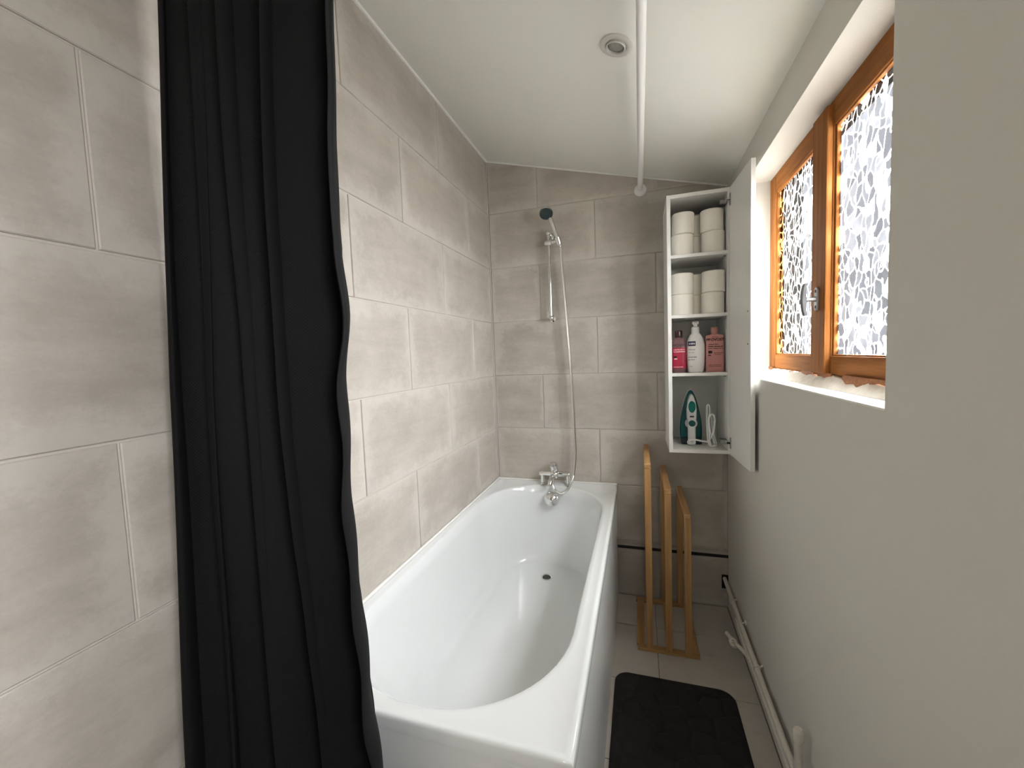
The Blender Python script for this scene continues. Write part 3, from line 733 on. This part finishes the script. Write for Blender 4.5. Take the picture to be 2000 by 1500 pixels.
# door: hinged on the right side, swung out until it meets the right wall
h0 = Vector((1.171, CD - .004, 0)); h1 = Vector((1.188, -.552, 0)); dv = (h1 - h0).normalized(); nv = Vector((-dv.y, dv.x, 0))
if nv.x < 0: nv = -nv
def slab(z0, z1, a0, a1, t0, t1):
    L = [h0 + dv*a0 + nv*t0, h0 + dv*a1 + nv*t0, h0 + dv*a1 + nv*t1, h0 + dv*a0 + nv*t1]
    return prism(B(), [(p.x, p.y, z0) for p in L], (0, 0, z1 - z0))
DL = (h1 - h0).length
door = obj('door', slab(CZ0, CZ1 - .004, 0, DL, 0, .016), 'melamine', cab, bevel=.001)
hp = []
for a in range(13):
    t = a/12*2 - 1; q = h0 + dv*(DL - .045) + nv*(.016 + .024*(1 - t*t)); hp.append((q.x, q.y, 1.395 + t*.085))
obj('door_handle', tube(B(), hp, .0045, 10), 'white_metal', door, smooth=True)
for z in (1.455, 1.335):
    q = h0 + dv*(DL - .030); obj('handle_screw', lathe(B(), [(0, 0), (.0035, 0), (.003, .0012), (0, .0015)], (q.x, q.y, z), -nv, 10), 'dark_metal', door)
for z in (.915, 1.935):
    hg = obj('hinge', mkbox(1.135, 1.1638, CD + .004, CD + .050, z - .008, z + .008), 'brushed', cab, bevel=.002)
    q = h0 + dv*.012
    obj('hinge_arm', tube(B(), [(1.152, CD + .010, z), (1.160, CD - .012, z), (q.x, q.y, z)], .006, 8), 'chrome', hg)
    obj('hinge_plate', slab(z - .024, z + .024, .006, .020, -.0025, .001), 'brushed', hg, bevel=.001)

# ------------------------------------------------------------------ toilet rolls
def make_roll():
    t = empty('toilet_roll', (0, 0, 0))
    R, r_, h = .0465, .021, .0915
    obj('paper', lathe(B(), [(r_, .001), (R - .003, 0), (R, .003), (R, h - .003), (R - .003, h), (r_, h - .001)], (0, 0, 0), n=40, close=True), 'paper', t, smooth=True, angle=40)
    obj('cardboard_core', lathe(B(), [(r_ - .0015, .0015), (r_ + .0002, .0015), (r_ + .0002, h - .0015), (r_ - .0015, h - .0015)], (0, 0, 0), n=28, close=True), 'card', t, smooth=True, angle=40)
    return t
proto = make_roll(); first = [True]
def place_roll(x, y, z, s, label):
    if first[0]: o = proto; first[0] = False
    else:
        o = proto.copy(); COL.objects.link(o)
        for ch in list(proto.children):
            c = ch.copy(); COL.objects.link(c); c.parent = o
    o.location = (x, y, z); o.scale = (s, s, 1); o.rotation_euler = (0, 0, random.uniform(0, 6))
    tag(o, label, 'toilet roll', 'toilet rolls in the wall cabinet')
H = .0917
for z, nm, stacks in ((SH[2], 'top', (((.992, -.222), (.996, -.224)), ((1.056, -.146), (1.056, -.147)), ((1.1165, -.222), (1.112, -.222)))),
                      (SH[1], 'second', (((.989, -.222), (.990, -.222)), ((1.052, -.150), (1.052, -.150)), ((1.114, -.226), (1.1165, -.227))))):
    for (lo, hi), pos in zip(stacks, ('left', 'middle', 'right')):
        place_roll(lo[0], lo[1], z + .0004, 1, f'lower white toilet roll of the {pos} stack on the {nm} cabinet shelf')
        place_roll(hi[0], hi[1], z + .0004 + H, 1.0, f'upper white toilet roll of the {pos} stack on the {nm} cabinet shelf')

# ------------------------------------------------------------------ bottles
zs = SH[0] + .0004
def strokes(name, m, parent, x0, x1, y, z, h, gap=.0035, seed=1):
    """a line of small print"""
    rr = random.Random(seed); bm = B(); x = x0
    while x < x1:
        w = rr.uniform(.0015, .0042); w = min(w, x1 - x)
        box(bm, x, x + w, y - .0003, y + .0006, z + rr.choice((0, 0, .0004)), z + h*rr.uniform(.75, 1)); x += w + rr.choice((.0006, .0006, .002))
    obj(name, bm, m, parent)
b1 = empty('shampoo_bottle', (.974, -.225, zs), 'raspberry red bottle with dark cap, leftmost on the third shelf of the cabinet', 'bottle', 'bottles in the wall cabinet')
obj('bottle_body', loft(B(), [(zs, .026, .017, 4), (zs + .004, .029, .020, 4), (zs + .140, .029, .020, 4), (zs + .150, .026, .018, 3.5), (zs + .156, .015, .013, 2.2), (zs + .161, .0125, .0125, 2)], .974, -.225), 'maroon', b1, smooth=True, angle=50)
obj('label', loft(B(), [(zs + .020, .0296, .0206, 4), (zs + .112, .0296, .0206, 4)], .974, -.225), 'red', b1, smooth=True, angle=40)
obj('cap', lathe(B(), [(0, .159), (.0155, .159), (.0165, .163), (.0165, .186), (.014, .190), (0, .190)], (.974, -.225, zs), n=28), 'red_cap', b1, smooth=True, angle=40)
text_mesh('brand_lettering', 'PROVOST', .0125, (.974, -.2455, zs + .120), 'black_print', b1)
strokes('product_lettering', 'pink_print', b1, .950, .998, -.2462, zs + .101, .0055, seed=3)
strokes('product_lettering', 'pink_print', b1, .950, .998, -.2462, zs + .092, .0055, seed=4)
strokes('product_lettering', 'pink_print', b1, .950, .990, -.2462, zs + .024, .0042, seed=5)
obj('emblem', loft(B(), [(zs + .066, .006, .0005, 2.6), (zs + .076, .007, .0005, 2.6)], .957, -.2460), 'black_print', b1)
obj('emblem', loft(B(), [(zs + .060, .007, .0005, 2.6), (zs + .066, .005, .0005, 2.6)], .959, -.2460), 'pink_print', b1)

b2 = empty('lotion_bottle', (1.044, -.222, zs), 'white pump lotion bottle with navy square logo, in the middle of the third shelf', 'bottle', 'bottles in the wall cabinet')
S = [(0, .028, .018, 2.6), (.004, .031, .021, 2.6), (.04, .0355, .024, 2.4), (.085, .0385, .026, 2.3), (.125, .0375, .0255, 2.2), (.150, .032, .022, 2.2), (.165, .024, .018, 2), (.174, .0165, .0145, 2), (.177, .0150, .0145, 2)]
obj('bottle_body', loft(B(), [(zs + a, b, c, d) for a, b, c, d in S], 1.044, -.222, 44), 'white_bottle', b2, smooth=True, angle=60)
pm = obj('pump', lathe(B(), [(0, .176), (.0165, .176), (.0165, .199), (.0125, .203), (.0075, .204), (.0075, .214), (.0135, .216), (.0135, .225), (.010, .2275), (0, .2275)], (1.044, -.222, zs), n=28), 'white_bottle', b2, smooth=True, angle=40)
obj('pump_nozzle', tube(B(), [(1.044, -.222, zs + .2205), (1.042, -.240, zs + .2205), (1.041, -.254, zs + .217)], [.006, .005, .004], 12), 'white_bottle', pm, smooth=True)
lg = obj('logo', mkbox(1.0105, 1.0415, -.2480, -.2440, zs + .118, zs + .139), 'navy', b2, bevel=.001)
strokes('logo_lettering', 'pale_print', lg, 1.0145, 1.0380, -.2484, zs + .1245, .0085, seed=8)
for k, (zz, x1, hh) in enumerate(((.100, 1.040, .003), (.088, 1.036, .0025), (.066, 1.046, .005), (.055, 1.038, .004), (.026, 1.028, .002))):
    strokes('small_print', 'grey_print', b2, 1.012, x1, -.2478 if zz > .06 else -.2464 if zz > .03 else -.2445, zs + zz, hh, seed=20 + k)

b3 = empty('conditioner_bottle', (1.121, -.222, zs), 'dusty pink rectangular bottle with dark lettering, rightmost on the third shelf', 'bottle', 'bottles in the wall cabinet')
obj('bottle_body', loft(B(), [(zs, .0335, .0175, 5), (zs + .004, .0365, .0205, 5), (zs + .154, .0365, .0205, 5), (zs + .162, .034, .019, 4), (zs + .166, .017, .0145, 2.2), (zs + .168, .0125, .0125, 2)], 1.121, -.222), 'pink', b3, smooth=True, angle=50)
obj('cap', lathe(B(), [(0, .167), (.0140, .167), (.0150, .171), (.0150, .194), (.0125, .198), (0, .198)], (1.121, -.222, zs), n=28), 'pink_cap', b3, smooth=True, angle=40)
text_mesh('brand_lettering', 'PROVOST', .0160, (1.121, -.2430, zs + .137), 'maroon_print', b3, bold=.0006)
text_mesh('brand_lettering', 'FRANCK', .0065, (1.121, -.2430, zs + .151), 'maroon_print', b3)
for k, (zz, x1, hh) in enumerate(((.120, 1.135, .0035), (.110, 1.152, .0050), (.102, 1.152, .0035), (.082, 1.152, .003), (.076, 1.146, .0025), (.030, 1.146, .0025), (.024, 1.146, .0025))):
    strokes('product_lettering', 'maroon_print', b3, 1.0945 if zz > .1 or zz < .05 else 1.116, x1, -.2430, zs + zz, hh, seed=40 + k)
obj('emblem', mkbox(1.094, 1.109, -.2431, -.2420, zs + .082, zs + .094), 'black_print', b3)
obj('emblem', mkbox(1.093, 1.104, -.2431, -.2420, zs + .072, zs + .076), 'black_print', b3)

# ------------------------------------------------------------------ steam iron standing on its heel
zi = CZ0 + CT + .0004; ix, iy = 1.030, -.170
iron = empty('steam_iron', (ix, iy, zi), 'teal and white steam iron standing on its heel on the cabinet floor', 'iron')
def teardrop(w, z0, z1, n=18):
    pts = []
    for k in range(n + 1):
        t = k/n; q = w*(1 - t**2.7)**.74 * (.92 + .08*math.sin(PI*min(1, t*1.6))); pts.append((q, z0 + (z1-z0)*t))
    return [(q, z) for q, z in pts] + [(-q, z) for q, z in pts[-2::-1]]
prism(bm := B(), [(ix + a, iy + .042, z) for a, z in teardrop(.0505, zi + .010, zi + .262)], (0, .008, 0))
obj('soleplate', bm, 'steel', iron, bevel=.002)
prism(bm := B(), [(ix + a, iy + .010, z) for a, z in teardrop(.0495, zi + .004, zi + .258)], (0, .032, 0))
obj('body_shell', bm, 'teal', iron, bevel=.010, seg=4)
prism(bm := B(), [(ix + a, iy + .036, z) for a, z in teardrop(.0515, zi + .006, zi + .263)], (0, .006, 0))
obj('skirt', bm, 'iron_white', iron, bevel=.002)
bm = B(); box(bm, ix - .044, ix + .044, iy - .006, iy + .040, zi, zi + .030)
obj('heel', bm, 'iron_dark', iron, bevel=.006, seg=3)
# white handle spine with the arched grip
pts = [(-.016, .0), (.016, .0), (.016, .105), (.020, .125), (.021, .165), (.016, .205), (.007, .232), (0, .240), (-.007, .232), (-.016, .205), (-.021, .165), (-.020, .125), (-.016, .105)]
prism(bm := B(), [(ix + a, iy - .026, zi + z) for a, z in pts], (0, .050, 0))
hn = obj('handle', bm, 'iron_white', iron, bevel=.006, seg=3)
obj('spray_button', loft(B(), [(0, .0150, .027, 2), (.004, .0150, .027, 2), (.0065, .0115, .022, 2)], 0, 0, 28), 'teal_light', hn, origin=(0, 0, 0))
o = hn.children[0]; o.location = (0, -.0250, .180); o.rotation_euler = (PI/2, 0, 0)
obj('steam_slider', mkbox(ix - .009, ix + .009, iy - .0278, iy - .024, zi + .131, zi + .138), 'iron_dark', hn, bevel=.001)
obj('dial_rim', lathe(B(), [(0, 0), (.027, 0), (.027, .006), (.025, .008), (0, .008)], (ix, iy + .0115, zi + .098), (0, -1, 0), 32), 'iron_white', iron, bevel=.001)
obj('dial', lathe(B(), [(0, 0), (.0145, 0), (.0145, .006), (.012, .008), (0, .008)], (ix, iy - .025, zi + .103), (0, -1, 0), 28), 'teal', iron, bevel=.001)
obj('cord_collar', tube(B(), [(ix - .006, iy - .018, zi + .018), (ix - .014, iy - .040, zi + .016)], [.013, .010], 14), 'iron_white', iron, smooth=True)
R_ = .0040
cz = zi + R_
cctrl = [(ix - .014, iy - .040, zi + .020), (ix - .012, iy - .052, zi + .030), (ix + .010, iy - .056, zi + .033), (ix + .045, iy - .054, zi + .026), (ix + .066, iy - .050, zi + .026),
         (ix + .083, iy - .046, zi + .058), (ix + .093, iy - .042, zi + .110), (ix + .090, iy - .040, zi + .142), (ix + .078, iy - .038, zi + .146), (ix + .069, iy - .036, zi + .118), (ix + .075, iy - .036, zi + .070), (ix + .090, iy - .044, zi + .020),
         (ix + .086, iy - .054, cz + .001), (ix + .070, iy - .052, cz + .004), (ix + .064, iy - .040, zi + .040), (ix + .064, iy - .020, zi + .120), (ix + .066, iy - .010, zi + .176), (ix + .074, iy - .008, zi + .184), (ix + .079, iy - .014, zi + .150), (ix + .086, iy - .024, zi + .080),
         (ix + .098, iy - .036, zi + .018), (ix + .095, iy - .052, cz + .002), (ix + .076, iy - .058, cz + .002), (ix + .071, iy - .048, zi + .030), (ix + .072, iy - .026, zi + .110), (ix + .077, iy - .016, zi + .150)]
obj('power_cord', tube(B(), spline(cctrl, 8), R_, 8), 'iron_white', iron, smooth=True)

# ------------------------------------------------------------------ bamboo towel rack
rk = empty('towel_rack', (.905, -.23, 0), 'bamboo towel rack of three descending upright frames beside the bathtub', 'towel rack')
F, Bk = -.424, -.030
obj('base_crossbar', mkbox(.776, 1.030, F, F + .030, 0, .014), 'bamboo_x', rk, bevel=.002)
obj('base_crossbar', mkbox(.766, 1.024, Bk - .030, Bk, 0, .014), 'bamboo_x', rk, bevel=.002)
for x0, x1 in ((.772, .806), (.898, .924), (.996, 1.028)):
    obj('base_rail', mkbox(x0, x1, Bk - .030, F + .030, 0.0005, .0135) if False else mkbox(x0, x1, F + .030, Bk - .030, 0.0005, .0135), 'bamboo_y', rk, bevel=.002)
for x, h in ((.828, .842), (.908, .737), (.985, .632)):
    hw = .0135
    fr = obj('front_post', mkbox(x - hw, x + hw, F + .001, F + .023, .014, h - .022), 'bamboo', rk, bevel=.002)
    obj('back_post', mkbox(x - hw, x + hw, Bk - .023, Bk - .001, .014, h - .022), 'bamboo', rk, bevel=.002)
    obj('towel_bar', mkbox(x - hw, x + hw, F + .001, Bk - .001, h - .022, h), 'bamboo_y', rk, bevel=.003)

# ------------------------------------------------------------------ bath mat
mt = empty('bath_mat', (.905, -1.0, 0), 'black foam bath mat with embossed pebble pattern on the floor beside the bathtub', 'bath mat')
def bath_mat():
    x0, x1, y0, y1, rc, T = .688, 1.128, -1.245, -.572, .055, .013
    r = random.Random(11); seeds = []
    tries = 0
    while len(seeds) < 110 and tries < 6000:
        tries += 1; p = (r.uniform(x0 - .02, x1 + .02), r.uniform(y0 - .02, y1 + .02))
        if all(((p[0]-q[0])**2 + ((p[1]-q[1])*1.0)**2) > .062**2 for q in seeds): seeds.append(p)
    NX, NY = 110, 168; bm = B(); G = {}
    def corner(x, y):
        dx = max(x0 + rc - x, x - (x1 - rc), 0); dy = max(y0 + rc - y, y - (y1 - rc), 0)
        return rc - math.hypot(dx, dy) if dx > 0 and dy > 0 else min(x - x0, x1 - x, y - y0, y1 - y)
    for i in range(NX + 1):
        for j in range(NY + 1):
            x, y = x0 + (x1-x0)*i/NX, y0 + (y1-y0)*j/NY
            # squeeze the grid corners onto the rounded outline
            dx = x - min(max(x, x0 + rc), x1 - rc); dy = y - min(max(y, y0 + rc), y1 - rc)
            if dx and dy:
                m_ = max(abs(dx), abs(dy)); l = math.hypot(dx, dy); x = x - dx + dx*m_/l; y = y - dy + dy*m_/l
            ds = sorted(math.hypot(x-q[0], y-q[1]) for q in seeds)[:2]
            g = ds[1] - ds[0]; e = corner(x, y)
            hgt = T*.45 + T*.65*min(1, g/.026)**.6
            if e < .016: hgt = T*.55 + (hgt - T*.55)*max(0, (e-.006)/.010) if e > .006 else T*.55
            if e < .005: hgt = T*.55*max(.25, (e/.005))**.5
            G[i, j] = bm.verts.new((x, y, hgt))
    for i in range(NX):
        for j in range(NY): bm.faces.new((G[i, j], G[i+1, j], G[i+1, j+1], G[i, j+1]))
    obj('embossed_foam', bm, 'mat', mt, smooth=True, angle=0)
    out = []
    for cx_, cy_, a0 in ((x1-rc, y1-rc, 0), (x0+rc, y1-rc, PI/2), (x0+rc, y0+rc, PI), (x1-rc, y0+rc, 1.5*PI)):
        for k in range(9): a = a0 + PI/2*k/8; out.append((cx_ + rc*math.cos(a), cy_ + rc*math.sin(a), 0.0002))
    bm = prism(B(), out, (0, 0, T*.30)); obj('backing', bm, 'mat_edge', mt)
bath_mat()

# ------------------------------------------------------------------ heating pipes along the right wall
pp = empty('heating_pipes', (1.192, -.6, .10), 'pair of white painted pipes running low along the right wall', 'pipe')
px = 1.196
obj('upper_pipe', tube(B(), [(1.200, .0, .152), (1.197, -.3, .150), (1.195, -.7, .150), (1.194, -1.3, .150), (1.194, YN + .01, .150)], .0095, 14), 'pipe_paint', pp, smooth=True)
obj('lower_pipe', tube(B(), [(1.196, -.30, .128), (1.192, -.36, .128), (1.192, -.7, .127), (1.191, -1.3, .127), (1.191, YN + .01, .127)], .0095, 14), 'pipe_paint', pp, smooth=True)
for y in (-.20, -.62, -1.25): 
    c = obj('pipe_clip', tube(B(), [(1.196, y - .006, .150), (1.196, y + .006, .150)], .0125, 14), 'pipe_paint', pp, smooth=True, angle=40)
    obj('clip_stem', tube(B(), [(1.200, y, .154), (W - .001, y, .163)], .004, 8), 'pipe_paint', c)
obj('pipe_collar', lathe(B(), [(0, 0), (.011, 0), (.011, .006), (.006, .008), (0, .008)], (W - .001, -.375, .165), (-1, 0, 0), 14), 'pipe_paint', pp, smooth=True, angle=40)
obj('collar_stub', tube(B(), [(W - .008, -.375, .165), (1.196, -.372, .156)], .004, 8), 'pipe_paint', pp)
br = obj('branch', tube(B(), spline([(1.190, -.545, .124), (1.184, -.505, .118), (1.172, -.455, .108), (1.160, -.418, .100)], 5), .0085, 12), 'pipe_paint', pp, smooth=True)
obj('branch_tee', tube(B(), [(1.1585, -.432, .098), (1.1565, -.398, .097)], [.0150, .0140], 16), 'pipe_paint', br, smooth=True, angle=40)
obj('tee_mouth', lathe(B(), [(.0085, 0), (.0145, 0), (.0145, .006), (.0085, .006)], (1.156, -.425, .105), (-.25, -.75, .6), 18, close=True), 'pipe_paint', br, smooth=True, angle=40)
obj('tee_hole_shade', lathe(B(), [(0, .0012), (.0085, .0012), (.0085, .0030), (0, .0030)], (1.156, -.425, .105), (-.25, -.75, .6), 16), 'hole_shade', br)  # solid black disc painted for the dark inside the tee
obj('branch_tip', tube(B(), [(1.1565, -.398, .097), (1.147, -.372, .099), (1.143, -.362, .100)], [.009, .0085, .010], 12), 'pipe_paint', br, smooth=True, angle=40)

st = empty('capped_pipe_stub', (1.190, -1.045, 0), 'short white capped upright pipe stub standing against the right wall', 'pipe')
obj('stub_pipe', tube(B(), [(1.190, -1.045, 0), (1.190, -1.045, .285)], .0100, 14), 'pipe_paint', st, smooth=True)
obj('stub_cap', lathe(B(), [(0, .280), (.0135, .280), (.0135, .300), (.0115, .308), (.0075, .312), (0, .311)], (1.190, -1.045, 0), n=18), 'pipe_paint', st, smooth=True, angle=40)
